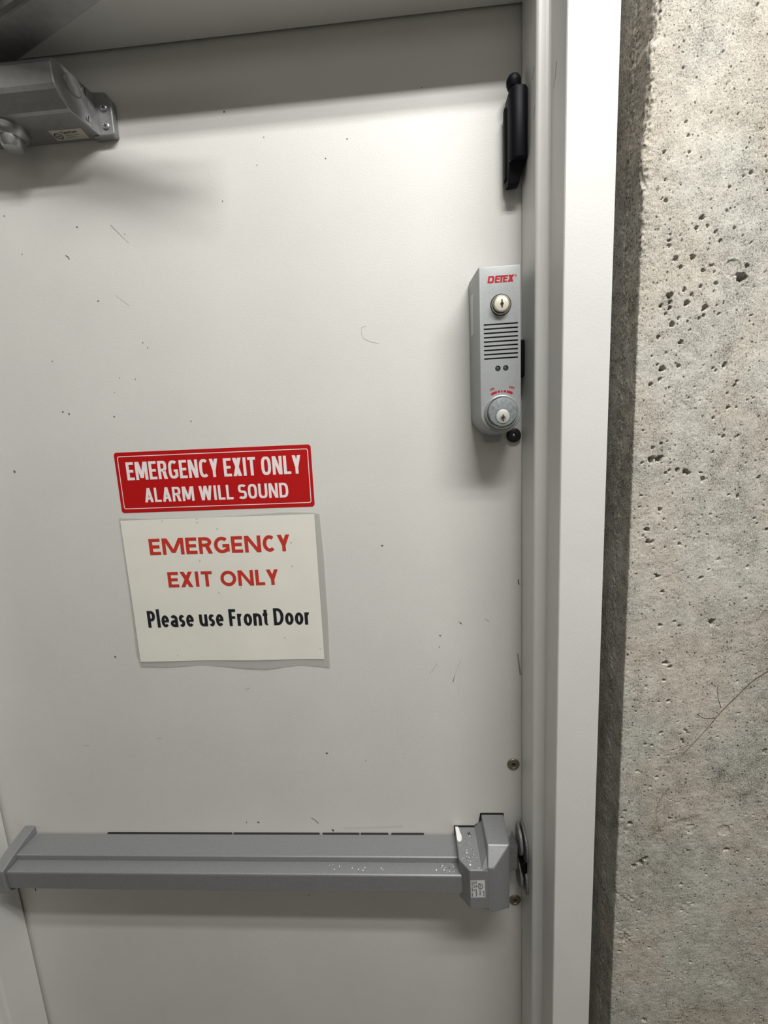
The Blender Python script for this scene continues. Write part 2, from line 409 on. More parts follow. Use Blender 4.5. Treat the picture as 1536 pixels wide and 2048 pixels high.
SPECKS=[(-25.8,72.95,0.041),(-22.07,72.15,0.047),(-19.64,71.64,0.031),(-25.21,71.11,0.031),(-21.54,68.61,0.049),(-19.47,66.42,0.032),(-19.25,66.15,0.031),(-24.57,65.8,0.035),(-21.0,64.74,0.034),(-20.15,64.61,0.039),(-21.4,64.02,0.027),(-24.13,63.04,0.058),(-24.46,63.16,0.058),(-21.62,62.76,0.05),(-17.41,62.28,0.041),(-13.94,76.56,0.053),(-12.13,75.33,0.031),(-8.13,74.92,0.038),(-9.22,74.18,0.038),(-12.58,74.17,0.03),(-14.46,72.74,0.033),(-4.54,76.73,0.028),(-27.86,60.1,0.075),(-4.51,49.7,0.058),(-4.57,49.01,0.039),(-7.51,55.05,0.062),(-11.55,42.34,0.06),(-9.2,41.8,0.036),(-23.78,48.87,0.074),(-16.24,37.53,0.08),(-17.0,37.53,0.048),(-11.51,42.34,0.048),(-13.48,32.14,0.049),(-3.35,50.41,0.056),(-11.55,36.98,0.093)]
SPALLS=[(7.04,41.27,0.26),(8.61,41.21,0.3),(7.08,66.61,0.34)]
CRUST=[(4.36,37.24,0.39,0.31),(4.02,40.99,0.13,0.45),(4.19,34.83,0.34,0.56)]
STAINS=[(10.24,50.4,1.01,2.91,-0.24),(9.57,42.67,1.12,1.23,-0.22),(8.23,44.13,0.9,0.67,-0.22),(7.55,66.99,1.12,0.67,-0.14),(8.45,39.98,1.34,0.56,-0.16),(7.78,69.91,0.67,0.56,-0.15),(9.8,45.36,0.9,1.01,-0.18),(6.99,63.74,1.01,0.67,-0.1),(7.78,37.07,1.12,0.28,-0.16),(6.55,42.22,0.56,0.45,0.06),(5.65,61.05,1.34,1.68,0.1),(5.87,71.7,1.79,2.24,0.08),(7.44,68.45,0.67,0.39,0.14)]
STREAKS=[([(6.93,44.13),(6.19,43.84),(5.69,43.21),(5.38,42.34),(5.47,41.63),(5.77,40.78),(6.15,40.22),(6.57,39.72)],0.05,-0.22),([(5.84,41.63),(6.31,41.69),(6.73,41.85),(7.34,42.0)],0.07,-0.25),([(8.38,42.57),(9.02,42.74),(9.74,42.9)],0.025,0.35)]
HAIRS=[([(11.48,50.85),(10.69,50.12),(9.92,49.53),(9.29,49.05),(8.6,48.24),(7.99,47.49),(7.49,46.73),(6.97,46.03),(6.42,45.31)],0.02),([(8.01,47.75),(7.85,48.25),(7.78,48.84)],0.012),([(7.78,47.24),(7.44,47.21),(7.23,47.26),(6.99,47.43)],0.012)]
EDGE = [(28.55, 3.64), (56.57, 3.61), (59.93, 3.59), (67.55, 3.56), (69.01, 3.55), (70.02, 3.51), (70.58, 3.45), (71.25, 3.47), (72.04, 3.55), (73.04, 3.63), (73.83, 3.6), (74.5, 3.58), (74.78, 3.73), (75.4, 3.77), (77.86, 3.74)]
rng = np.random.default_rng(7)
def lattice(u, v, cell, seed):
    """smooth value noise on the grid u x v (inches), zero mean, about -1..1"""
    r = np.random.default_rng(seed)
    iu = (u - u.min()) / cell; iv = (v - v.min()) / cell
    nu, nv = int(iu.max()) + 3, int(iv.max()) + 3
    g = r.uniform(-1, 1, (nu, nv))
    a = iu.astype(int); fa = iu - a; fa = fa * fa * (3 - 2 * fa)
    b = iv.astype(int); fb = iv - b; fb = fb * fb * (3 - 2 * fb)
    g0 = g[a][:, b] * (1 - fb) + g[a][:, b + 1] * fb
    g1 = g[a + 1][:, b] * (1 - fb) + g[a + 1][:, b + 1] * fb
    return g0 * (1 - fa)[:, None] + g1 * fa[:, None]
def fbm(u, v, cell, seed, octs=4, gain=0.55):
    t = 0; a = 1; s = 0
    for k in range(octs):
        t = t + a * lattice(u, v, cell / 2 ** k, seed + k); s += a; a *= gain
    return t / s

XC, DC = 3.63, 4.0      # the wall's corner beside the frame
def wall_right():
    STEP = 0.036
    s = np.concatenate([np.arange(-4.4, 9.0, STEP), np.arange(9.0, 15, 0.12), np.arange(15, 66, 2.0)])
    z = np.concatenate([np.arange(0, 27, 1.0), np.arange(27, 78.5, STEP), np.arange(78.5, ROOM_Z, 1.0), [ROOM_Z]])
    S, Z = np.meshgrid(s, z, indexing='ij')
    front = S > 0
    zc = np.interp(z, [e[0] for e in EDGE], [e[1] for e in EDGE])
    rough = np.interp(z, [0, 60, 67, 70, 76, 113], [0.10, 0.12, 0.35, 1.0, 1.0, 1.0])
    rough = rough + np.exp(-((z - 37.1) / 1.6) ** 2) * 0.35
    # general relief
    h = 0.014 * fbm(s, z, 0.5, 11, 3) + 0.007 * lattice(s, z, 0.09, 31)
    # more broken patches
    patch = np.clip(fbm(s, z, 1.6, 61, 3) * 1.6 - 0.25, 0, 1)
    h += patch * 0.020 * lattice(s, z, 0.11, 71)
    # roughened strip down the middle of the reveal
    strip = np.exp(-((S + 1.2) / 0.33) ** 2)
    h += strip * 0.035 * lattice(s, z, 0.10, 81) + strip * 0.02 * lattice(s, z, 0.3, 83)
    pit = np.zeros_like(h)
    def dig(sc, zc_, r, depth, el=1.0, an=0.0):
        i0, i1 = np.searchsorted(s, [sc - 2.2 * r, sc + 2.2 * r]); j0, j1 = np.searchsorted(z, [zc_ - 2.2 * r, zc_ + 2.2 * r])
        if i1 <= i0 or j1 <= j0: return
        a = s[i0:i1, None] - sc; b = z[None, j0:j1] - zc_
        ca, sa = math.cos(an), math.sin(an)
        p, q = (a * ca + b * sa) / el, (-a * sa + b * ca) * el
        wob = 1 + 0.13 * np.sin(3 * np.arctan2(q, p) + sc * 37) + 0.12 * np.sin(5 * np.arctan2(q, p) + zc_ * 23)
        rr = np.sqrt(p * p + q * q) / (r * wob)
        k = np.clip(1.18 - rr, 0, 0.42) / 0.42
        pit[i0:i1, j0:j1] = np.maximum(pit[i0:i1, j0:j1], depth * k * k * (3 - 2 * k))
    R = random.Random(4)
    for x, zz, r in PITS:
        dig(x - float(np.interp(zz, z, zc)), zz, r * 1.15, r * 3.6 + 0.06, R.uniform(1.0, 1.25), R.uniform(0, 3))
    for d, zz, r in RPITS:
        dig(d - DC, zz, r * 1.1, r * 3.4 + 0.06, 1.1, R.uniform(0, 3))
    # clusters of small air holes
    for k in range(2500):
        zz = R.uniform(27.5, 78)
        x = R.uniform(0.1, 11) if R.random() > 0.12 else R.uniform(-2.6, -0.1)
        dens = 0.55 + 0.45 * math.sin(zz * 0.55 + 2.0 * math.sin(x * 0.7)) + (0.35 if 55 < zz < 69 else 0)
        if R.random() > dens: continue
        r = 0.016 + 0.024 * R.random() ** 2.5
        dig(x, zz, r, r * 3.2 + 0.03, R.uniform(1, 1.4), R.uniform(0, 3))
    h -= pit
    # round spalls over old tie holes
    def crater(x, zz, r):
        a = S - (x - XC); b = Z - zz
        q = np.sqrt(a * a + b * b) / r
        ring = np.exp(-((q - 1) / 0.16) ** 2)
        return 0.02 * ring * (0.6 + 0.4 * lattice(s, z, 0.12, 91)) - 0.035 * (q < 1) * (0.5 + 0.9 * np.abs(lattice(s, z, 0.16, 93)))
    for x, zz, r in SPALLS:
        h += crater(x, zz, r)
    # broken crust beside the corner, low down
    for x, zz, rx, rz in CRUST:
        w = np.exp(-(((S - (x - XC)) / rx) ** 2 + ((Z - zz) / rz) ** 2))
        h += w * 0.05 * lattice(s, z, 0.13, 97)
    # crumbled arris
    arr = np.exp(-(S / 0.14) ** 2) * rough[None, :]
    near = np.exp(-(S / 0.30) ** 2) * rough[None, :]
    cut = arr * (0.075 + 0.10 * fbm(s, z, 0.35, 101, 3)) + 0.02 * np.exp(-(S / 0.05) ** 2)
    h += near * 0.045 * lattice(s, z, 0.12, 103)
    cut = np.maximum(cut, 0)
    fine = (S > -4.3) & (S < 14) & (Z > 27) & (Z < 78.4)
    h = np.where(fine, h, 0); cut = np.where(fine, cut, 0)
    shift = (zc - XC)[None, :] * np.where(front, np.clip(1 - S / 1.5, 0, 1), np.clip(1 + S / 1.6, 0, 1))
    X = np.where(front, XC + S, XC) + shift
    D = np.where(front, DC, DC + S)
    X = X + np.where(front, 0, -h) + cut * 0.7
    D = D + np.where(front, h, 0) - cut * 0.7
    # stains, cast colour and painted reveal shade, darker = negative
    tone = 0.16 * fbm(s, z, 3.0, 121, 4) + 0.10 * fbm(s, z, 0.8, 131, 3)
    streak = fbm(s * 1.0, z * 0.35, 0.5, 141, 3)
    tone += 0.05 * streak
    def blob(x, zz, rx, rz, amt, seed):
        w = np.exp(-(((S - (x - XC)) / rx) ** 2 + ((Z - zz) / rz) ** 2))
        return amt * w * (0.65 + 0.7 * fbm(s, z, 0.6, seed, 3))
    for x, zz, rx, rz, a in STAINS:
        tone += blob(x, zz, rx, rz, a, int(150 + x * 7 + zz))
    def line_stain(pts, w, amt):
        t = np.full(S.shape, 9.0)
        for (xa, za), (xb, zb) in zip(pts, pts[1:]):
            ax, bx = xa - XC, xb - XC
            ux, uz = bx - ax, zb - za; l2 = ux * ux + uz * uz
            q = np.clip(((S - ax) * ux + (Z - za) * uz) / l2, 0, 1)
            t = np.minimum(t, np.hypot(S - ax - q * ux, Z - za - q * uz))
        return amt * np.exp(-(t / w) ** 2) * (0.7 + 0.6 * lattice(s, z, 0.3, 171))
    for pts, w, amt in STREAKS:
        tone += line_stain(pts, w, amt)
    tone += np.where(S < 0, -0.10, 0)  # same concrete on the reveal, its shade put into the tone
    nS, nZ = S.shape
    co = np.empty((nS * nZ, 3), np.float32)
    co[:, 0] = (X * I).ravel(); co[:, 1] = (-D * I).ravel(); co[:, 2] = (Z * I).ravel()
    idx = np.arange(nS * nZ).reshape(nS, nZ)
    q = np.stack([idx[:-1, :-1], idx[1:, :-1], idx[1:, 1:], idx[:-1, 1:]], -1).reshape(-1, 4).astype(np.int32)
    me = bpy.data.meshes.new('wall_right')
    me.vertices.add(len(co)); me.vertices.foreach_set('co', co.ravel())
    me.loops.add(q.size); me.loops.foreach_set('vertex_index', q.ravel())
    me.polygons.add(len(q)); me.polygons.foreach_set('loop_start', np.arange(0, q.size, 4, dtype=np.int32))
    me.polygons.foreach_set('use_smooth', np.ones(len(q), bool))
    me.update(calc_edges=True)
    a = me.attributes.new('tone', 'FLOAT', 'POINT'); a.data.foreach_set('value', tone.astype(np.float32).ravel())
    me.materials.append(M_CONC)
    o = bpy.data.objects.new('wall_right', me); C.objects.link(o)
    return structure(o, 'raw pitted concrete wall beside the white door frame')
wall = wall_right()
o = prism('wall_left', 'd', [(-75, 0), (OPEN_L - 3.63, 0), (OPEN_L - 3.63, ROOM_Z), (-75, ROOM_Z)], -1.0, 4.0, M_CONC); structure(o, 'raw concrete wall on the hinge side of the door')
o = prism('wall_upper', 'd', [(OPEN_L - 3.63, TOP + 3.2), (3.62, TOP + 3.2), (3.62, ROOM_Z), (OPEN_L - 3.63, ROOM_Z)], -1.0, 4.0, M_CONC); structure(o, 'raw concrete lintel above the door frame')

def tube_mesh(name, pts, r, material, parent):
    bm = bmesh.new(); rings = []
    for i, p in enumerate(pts):
        a = Vector(pts[max(i - 1, 0)]); b = Vector(pts[min(i + 1, len(pts) - 1)])
        t = (b - a).normalized(); n1 = t.cross(Vector((0, 1, 0))).normalized(); n2 = t.cross(n1)
        rr = r * (1 - 0.6 * i / len(pts))
        rings.append([bm.verts.new(V(*(Vector(p) + (n1 * math.cos(k * math.pi / 3) + n2 * math.sin(k * math.pi / 3)) * rr))) for k in range(6)])
    for a, b in zip(rings, rings[1:]):
        for k in range(6): bm.faces.new((a[k], a[(k + 1) % 6], b[(k + 1) % 6], b[k]))
    bm.faces.new(rings[0]); bm.faces.new(rings[-1])
    return link_bm(name, bm, material, parent, True)
def smooth_path(pts, n=6):
    out = []
    for i in range(len(pts) - 1):
        p0 = pts[max(i - 1, 0)]; p1 = pts[i]; p2 = pts[i + 1]; p3 = pts[min(i + 2, len(pts) - 1)]
        for k in range(n):
            t = k / n
            out.append(tuple(0.5 * (2 * b + (c - a) * t + (2 * a - 5 * b + 4 * c - e) * t * t + (3 * b - a - 3 * c + e) * t ** 3) for a, b, c, e in zip(p0, p1, p2, p3)))
    return out + [pts[-1]]
for path, r in HAIRS:
    tube_mesh('hairline_mark', smooth_path([(x, DC + 0.012, z) for x, z in path]), r, M_CRACK, wall)

# ---- pressed-steel frame: one profile carried round hinge jamb, head and latch jamb
prof = [(0.62, -2.4), (0.62, 0.14), (0.02, 0.14), (0.0, 0.16), (0.0, 2.18)]
prof += [(0.14 - 0.14 * math.cos(a), 2.18 + 0.14 * math.sin(a)) for a in (0.2, 0.4, 0.6, 0.8, 1.0, 1.2, 1.4)]
prof += [(0.20, 2.335), (0.36, 2.345), (0.47, 2.365), (0.535, 2.40), (0.565, 2.46), (0.565, 4.02), (0.575, 4.06), (0.61, 4.095), (0.66, 4.10), (2.43, 4.10), (2.475, 4.085), (2.49, 4.04), (2.49, 1.8)]
bm = bmesh.new()
st = []
for o_, d_ in prof:
    st.append([bm.verts.new(V(OPEN_L - o_, d_, 0.0)), bm.verts.new(V(OPEN_L - o_, d_, TOP + o_)), bm.verts.new(V(o_, d_, TOP + o_)), bm.verts.new(V(o_, d_, 0.0))])
for a, b in zip(st, st[1:]):
    for k in range(3):
        bm.faces.new((a[k], a[k + 1], b[k + 1], b[k]))
bmesh.ops.recalc_face_normals(bm, faces=bm.faces[:])
frame = link_bm('trim_1', bm, M_FRAME, fixn=False)
structure(frame, 'white painted steel door frame with a rounded stop')
# scuffs on the latch-side stop
def on_x(x):
    return lambda d, z: (x, d, z)
flat('scuff_mark', stroke([(1.80, 75.30), (1.86, 75.45), (2.02, 75.62)], 0.03, 0.05), 0, M_SPECK, frame, on_x(-0.004))
flat('scuff_mark', stroke([(1.95, 73.75), (2.06, 74.00), (2.18, 74.10)], 0.05, 0.03), 0, M_SPECK, frame, on_x(-0.004))
flat('scuff_mark', stroke([(2.72, 74.28), (2.88, 74.50), (3.06, 74.95)], 0.03, 0.05), 0, M_SPECK, frame, on_x(0.561))

# ---- door leaf
door = box('door_1', OPEN_L - 0.42, 0.45, -1.75, 0.0, 0.5, TOP + 0.42, M_DOOR, bev=0.03)
structure(door, 'off-white painted steel exit door')
bm = bmesh.new()
R = random.Random(3)
for x, z, r in SPECKS:
    n = 7
    st_ = R.uniform(0.7, 1.5); an = R.uniform(0, 3)
    pts = []
    for k in range(n):
        a = 2 * math.pi * k / n; q = r * R.uniform(0.75, 1.1)
        u, v = q * math.cos(a) * st_, q * math.sin(a) / st_
        pts.append(bm.verts.new(V(x + u * math.cos(an) - v * math.sin(an), 0.005, z + u * math.sin(an) + v * math.cos(an))))
    bm.faces.new(pts)
sp = link_bm('paint_speck', bm, M_SPECK, door, fixn=False); sp['kind'] = 'stuff'
for pts, w0, w1, m in (
        ([(-20.31, 72.11), (-19.98, 71.74), (-19.49, 71.2)], .05, .015, M_SCR), ([(-20.6, 68.84), (-20.3, 68.58), (-19.94, 68.28)], .015, .02, M_SCR),
        ([(-22.91, 70.89), (-22.79, 70.81), (-22.74, 70.69)], .05, .06, M_SPECK), ([(-7.73, 66.48), (-7.96, 66.42), (-7.98, 66.11), (-7.87, 65.86), (-7.52, 65.7), (-7.14, 65.6)], .022, .012, M_SCR),
        ([(-5.16, 47.4), (-4.95, 47.67), (-4.74, 47.98)], .02, .02, M_SCR), ([(-3.86, 46.85), (-3.8, 47.09), (-3.72, 47.33)], .04, .015, M_SPECK), ([(-3.7, 47.43), (-3.52, 47.82), (-3.43, 48.13)], .015, .015, M_SCR),
        ([(-12.85, 37.86), (-12.62, 37.70), (-12.42, 37.46)], .04, .05, M_SPECK), ([(-1.99, 50.65), (-1.88, 50.56), (-1.77, 50.46)], .03, .05, M_TAN), ([(-3.45, 50.5), (-3.3, 50.42), (-3.26, 50.30)], .05, .04, M_TAN),
        ([(-16.12, 46.67), (-16.0, 46.6), (-15.84, 46.7)], .03, .03, M_SCR), ([(-32.09, 32.85), (-32.0, 32.56), (-32.02, 32.2)], .14, .05, M_BLACKM),
        ([(-0.16, 52.85), (-0.15, 52.6), (-0.06, 52.58)], .05, .04, M_BLACKM), ([(-0.2, 48.5), (-0.13, 47.85), (-0.04, 47.2)], .07, .10, M_RUST),
        ([(-26.8, 43.0), (-26.4, 43.02)], .02, .02, M_SCR), ([(-22.0, 43.45), (-21.7, 43.46)], .025, .025, M_SCR)):
    flat('scratch', stroke(pts, w0, w1), 0.004, m, door)
# long yellowish rub above the bar
flat('paint_smear', stroke([(-10.9, 37.12), (-9.6, 37.15), (-8.2, 37.2), (-7.2, 37.25)], .10, .16), 0.003, mat('smear_cream', (0.60, 0.585, 0.52), 0.5), door)
for x, z in ((-0.46, 41.52), (-0.40, 31.98)):
    b_ = lathe('bolt_head', x, z, [(0.36, -0.02), (0.36, 0.03), (0.32, 0.075), (0.22, 0.085), (0.20, 0.05), (0.13, 0.05), (0.11, 0.06), (0.10, 0.0), (0.001, 0.0)], M_BRONZE, door)
    b_['label'] = 'dull bronze countersunk through-bolt'
    prism('hex_socket', 'd', circle(x, z, 0.075, 6), 0.0, 0.012, M_BLACKM, b_)

# ================================================================ DOOR CLOSER
t = thing('door_closer', 'grey aluminium overhead door closer screwed to the upper hinge-side door face', 'door closer', (-24.5, 0, 75.8))
sec = [(0.02, 75.9), (1.78, 75.9), (1.95, 75.93), (2.2, 76.12), (2.42, 76.38), (2.49, 76.55), (2.54, 77.3), (2.46, 77.5), (2.2, 77.62), (0.02, 77.68)]
bm = bmesh.new()
va = [bm.verts.new(V(-28.9 + 0.12 * d, d, z)) for d, z in sec]; vb = [bm.verts.new(V(-20.02 - 0.12 * d, d, z)) for d, z in sec]
bm.faces.new(va); bm.faces.new(vb)
for i in range(len(sec)):
    j = (i + 1) % len(sec); bm.faces.new((va[i], va[j], vb[j], vb[i]))
bevel_bm(bm, 0.05, 2, 50)
body = link_bm('closer_body', bm, M_ALU_D, t)
# raised oval boss and adjusting valves on the end
for k, (d, z, rd, rz) in enumerate(((1.55, 77.1, 0.5, 0.36),)):
    prism('end_boss', 'x', [(d + rd * math.cos(a), z + rz * math.sin(a)) for a in [2 * math.pi * i / 28 for i in range(28)]], -20.4, -20.13, M_ALU_D, t, 0.03)
for d, z in ((0.86, 77.37), (0.86, 76.25)):
    vs = prism('valve_screw', 'x', circle(d, z, 0.13, 20), -20.3, -20.085, M_STEEL, t)
    prism('slot', 'x', [(d - .03, z - .1), (d + .03, z - .1), (d + .03, z + .1), (d - .03, z + .1)], -20.1, -20.075, M_BLACKM, vs)
for sx, x0 in ((1, -20.3), (-1, -28.6)):
    # flange: wedge-backed pad with two edges and a clipped corner
    X = lambda q: x0 + sx * q
    bm = bmesh.new()
    add_prism(bm, 'd', [(X(0), 75.78), (X(1.0), 75.80), (X(1.08), 75.88), (X(1.10), 77.25), (X(0.84), 77.62), (X(0), 77.70)], 0.0, 0.38)
    bevel_bm(bm, 0.07, 2, 30)
    f = link_bm('end_bracket', bm, M_ALU_D, t)
    bm = bmesh.new()
    hull(bm, [(X(0.0), 0.3, 75.85), (X(0.0), 1.2, 75.95), (X(0.34), 0.36, 75.85), (X(0.0), 0.3, 77.6), (X(0.0), 1.0, 77.5), (X(0.34), 0.36, 77.6)])
    link_bm('bracket_web', bm, M_ALU_D, t)
    for z in (76.96, 76.2):
        screw('screw', t, X(0.70), z, 0.39, 0.17, M_STEEL, ang=0.15)
lathe('pinion_cap', -23.75, 1.15, [(0.72, 75.95), (0.72, 75.70), (0.66, 75.60), (0.50, 75.50), (0.46, 75.2), (0.38, 75.08), (0.001, 75.05)], M_STEEL, t, axis='z')
lathe('pinion_shaft', -23.75, 1.35, [(0.55, 77.6), (0.55, 78.0), (0.4, 78.05), (0.4, 78.7)], M_STEEL, t, axis='z')
# main arm out of the pinion, knee, forearm back to the shoe under the frame head
def arm(name, a, b, wa, wb, z0, z1, dz=0.0):
    dx, dd = b[0] - a[0], b[1] - a[1]; l = math.hypot(dx, dd); nx, nd = -dd / l, dx / l
    pa = [(a[0] + nx * wa / 2, a[1] + nd * wa / 2)]
    ang = math.atan2(nd, nx)
    pts = [(a[0] + wa / 2 * math.cos(ang + math.pi * k / 10), a[1] + wa / 2 * math.sin(ang + math.pi * k / 10)) for k in range(11)]
    pts += [(b[0] + wb / 2 * math.cos(ang + math.pi + math.pi * k / 10), b[1] + wb / 2 * math.sin(ang + math.pi + math.pi * k / 10)) for k in range(11)]
    bm = bmesh.new()
    add_prism(bm, 'z', pts, z0, z1)
    if dz:
        for v in bm.verts:
            q = ((v.co.x / I - a[0]) * dx + (-v.co.y / I - a[1]) * dd) / l / l
            v.co.z += dz * max(0, min(1, q)) * I
    bevel_bm(bm, 0.05, 1, 50)
    return link_bm(name, bm, M_ALU_D, t)
arm('main_arm', (-23.75, 1.95), (-13.6, 5.35), 1.45, 1.0, 78.15, 78.5, 0.15)
lathe('knee_joint', -13.6, 5.35, [(0.5, 78.1), (0.5, 79.2), (0.4, 79.25)], M_ALU_D, t, axis='z')
arm('forearm', (-13.6, 5.35), (-23.6, 3.35), 0.9, 0.8, 78.8, 79.1)
box('arm_shoe', -24.8, -22.0, 2.75, 3.9, 79.15, 80.04, M_ALU_D, t, bev=0.06)
# rating label under the body
def under(u, v):           # u along x, v along d, looking up from below
    return (u, v, 75.893)
lab = flat('rating_label', [[(-22.2, 0.2), (-20.62, 0.2), (-20.55, 0.85), (-22.15, 0.88)]], 0, M_LABELC, t, under)
und2 = lambda u, v: (u, v, 75.885)
lettering('Taymor', lab, M_LABELTXT, und2, -21.68, 0.62, 0.80, 0.15, out=(0, 0, -1))
flat('approval_mark', stroke([(-21.92 + 0.17 * math.cos(a), 0.5 + 0.17 * math.sin(a)) for a in [2 * math.pi * k / 20 for k in range(21)]], 0.05) +
     stroke([(-22.0, 0.55), (-21.92, 0.45), (-21.84, 0.55)], 0.05), 0, M_LABELTXT, lab, und2)
flat('fine_print', stroke([(-21.6, 0.50), (-20.9, 0.50)], 0.035) + stroke([(-21.6, 0.38), (-21.1, 0.38)], 0.035), 0, mat('fine_print_grey', (0.3, 0.29, 0.24), 0.5), lab, und2)

# ================================================================ BLACK FITTING AT THE TOP OF THE LATCH EDGE
t = thing('door_edge_fitting', 'tall black plastic fitting with a round top on the upper latch edge of the door', 'door fitting', (-0.45, 0, 72.2))
bm = bmesh.new()
add_prism(bm, 'd', [(-0.80, 72.35), (-0.12, 72.35), (-0.12, 75.9), (-0.52, 75.9), (-0.70, 75.75), (-0.80, 75.35), (-0.86, 74.9)], 0.0, 0.30)
bevel_bm(bm, 0.06, 2, 25)
link_bm('base_plate', bm, M_BLACK, t)
bm = bmesh.new()
half = [(-0.80, 0.25), (-0.80, 0.92), (-0.73, 1.18), (-0.56, 1.31), (-0.32, 1.34), (-0.12, 1.28), (-0.02, 1.14), (-0.02, 0.25)]
add_prism(bm, 'z', half, 72.75, 75.55)
bevel_bm(bm, 0.05, 2, 40)
hs = link_bm('housing', bm, M_BLACK, t, True); hs.data.set_sharp_from_angle(angle=math.radians(50))
bm = bmesh.new()
hull(bm, [(-0.80, 0.2, 72.8), (-0.80, 1.0, 72.8), (-0.10, 1.05, 72.8), (-0.03, 0.2, 72.8), (-0.80, 0.2, 72.0), (-0.80, 0.75, 71.95), (-0.30, 0.75, 71.95), (-0.25, 0.2, 72.05)])
bevel_bm(bm, 0.05, 2, 25)
link_bm('foot', bm, M_BLACK, t)
lathe('spindle', -0.42, 0.78, [(0.30, 75.4), (0.30, 75.72), (0.20, 75.78)], M_BLACK, t, axis='z', n=28)
lathe('round_knob', -0.52, 0.72, [(0.14, 75.72), (0.26, 75.80), (0.32, 75.95), (0.32, 76.12), (0.24, 76.26), (0.10, 76.33), (0.001, 76.34)], M_BLACK, t, axis='z', n=28)
prism('side_rib', 'z', [(-0.90, 0.28), (-0.78, 0.28), (-0.78, 0.62), (-0.90, 0.55)], 72.3, 75.2, M_BLACK, t, 0.03)
flat('nick', stroke([(-0.77, 72.75), (-0.74, 72.98), (-0.66, 73.06)], 0.03), 0, M_STEEL, t, lambda a, b: (a, 1.02 + (a + 0.77) * 0.9, b))

# ================================================================ EXIT ALARM
t = thing('exit_alarm', 'slim grey exit alarm box with key switch and speaker slots on the latch edge', 'door alarm', (-1.5, 0, 60.3))
def alarm_outline(x0, x1, z0, z1, r, n=18):
    cx = (x0 + x1) / 2; h = (x1 - x0) / 2
    pts = [(x1, z1), (x0, z1)]
    zc = z0 + h
    pts += [(cx + h * math.cos(a), zc + h * math.sin(a)) for a in [math.pi + math.pi * k / n for k in range(n + 1)]]
    return pts
bm = bmesh.new()
A = alarm_outline(-2.56, -0.44, 60.68, 68.12, 0); B = alarm_outline(-2.41, -0.53, 60.76, 68.12, 0)
va = [bm.verts.new(V(x, 0.0, z)) for x, z in A]; vm = [bm.verts.new(V(x, 0.25, z)) for x, z in A]; vb = [bm.verts.new(V(x, 2.0, z)) for x, z in B]
bm.faces.new(va); bm.faces.new(vb)
for P, Q in ((va, vm), (vm, vb)):
    for i in range(len(A)):
        j = (i + 1) % len(A); bm.faces.new((P[i], P[j], Q[j], Q[i]))
bevel_bm(bm, 0.075, 3, 40)
cover = link_bm('cover', bm, M_ALARM, t)
cb = bmesh.new()
SLOT_Z = [65.645 - 0.1855 * k for k in range(9)]
for z in SLOT_Z:
    add_prism(cb, 'd', [(-2.205, z - 0.034), (-0.672, z - 0.034), (-0.672, z + 0.034), (-2.205, z + 0.034)], 1.86, 2.3)
for x in (-1.586, -1.229):
    add_prism(cb, 'd', circle(x, 63.708, 0.125, 24), 1.9, 2.3)
add_prism(cb, 'd', circle(-1.43, 66.46, 0.47, 40), 1.8, 2.3)
boolean_cut(cover, cb)
for p in cover.data.polygons: p.use_smooth = True
cover.data.set_sharp_from_angle(angle=math.radians(25))
for k, z in enumerate(SLOT_Z):
    box('speaker_slot', -2.20, -0.677, 1.85, 1.875, z - 0.031, z + 0.031, M_BLACKM, t)
for x in (-1.586, -1.229):
    lathe('indicator_lens', x, 63.708, [(0.12, 1.895), (0.12, 1.925), (0.09, 1.955), (0.04, 1.97), (0.001, 1.972)], M_LED, t, n=24)
# small key switch
lathe('switch_well', -1.43, 66.46, [(0.468, 1.79), (0.468, 1.83), (0.001, 1.83)], M_BLACKM, t)
k_ = lathe('key_switch', -1.43, 66.46, [(0.43, 1.82), (0.43, 2.02), (0.41, 2.05), (0.385, 2.05), (0.375, 1.93), (0.365, 1.93), (0.355, 2.22), (0.335, 2.25), (0.32, 2.252), (0.315, 2.24), (0.30, 2.24), (0.001, 2.24)], M_CHROME, t)
k_['label'] = 'bright nickel key switch'
f_ = lathe('switch_face', -1.445, 66.445, [(0.305, 2.2), (0.305, 2.252), (0.29, 2.258), (0.001, 2.258)], M_BRASS, k_)
flat('keyway', [[(-1.47, 66.62), (-1.41, 66.62), (-1.40, 66.50), (-1.36, 66.46), (-1.36, 66.40), (-1.40, 66.37), (-1.40, 66.27), (-1.46, 66.27), (-1.47, 66.35), (-1.51, 66.40), (-1.51, 66.45), (-1.46, 66.52)]], 2.262, M_BLACKM, k_)
# mortise cylinder
c_ = lathe('cylinder_collar', -1.435, 61.72, [(0.79, 1.9), (0.79, 2.05), (0.775, 2.09), (0.745, 2.11), (0.71, 2.11), (0.69, 2.06), (0.675, 2.02)], M_RING, t, n=64)
f_ = lathe('cylinder_face', -1.435, 61.73, [(0.655, 1.95), (0.655, 2.27), (0.64, 2.30), (0.62, 2.305), (0.001, 2.305)], M_ZINC, t, n=64)
f_['label'] = 'blotchy zinc lock cylinder face'
p_ = lathe('key_plug', -1.44, 61.52, [(0.315, 2.2), (0.315, 2.32), (0.295, 2.33), (0.001, 2.33)], M_PLUG, f_)
lathe('plug_groove', -1.44, 61.52, [(0.335, 2.2), (0.335, 2.308), (0.316, 2.308)], M_BLACKM, f_)
flat('keyway', [[(-1.46, 61.62), (-1.42, 61.62), (-1.41, 61.55), (-1.37, 61.50), (-1.37, 61.44), (-1.42, 61.41), (-1.40, 61.30), (-1.46, 61.28), (-1.47, 61.38), (-1.52, 61.42), (-1.50, 61.48), (-1.45, 61.52)]], 2.334, M_BLACKM, f_)
lathe('keyway_ring', -1.44, 61.44, [(0.13, 2.331), (0.13, 2.333), (0.001, 2.333)], M_STEEL, f_)
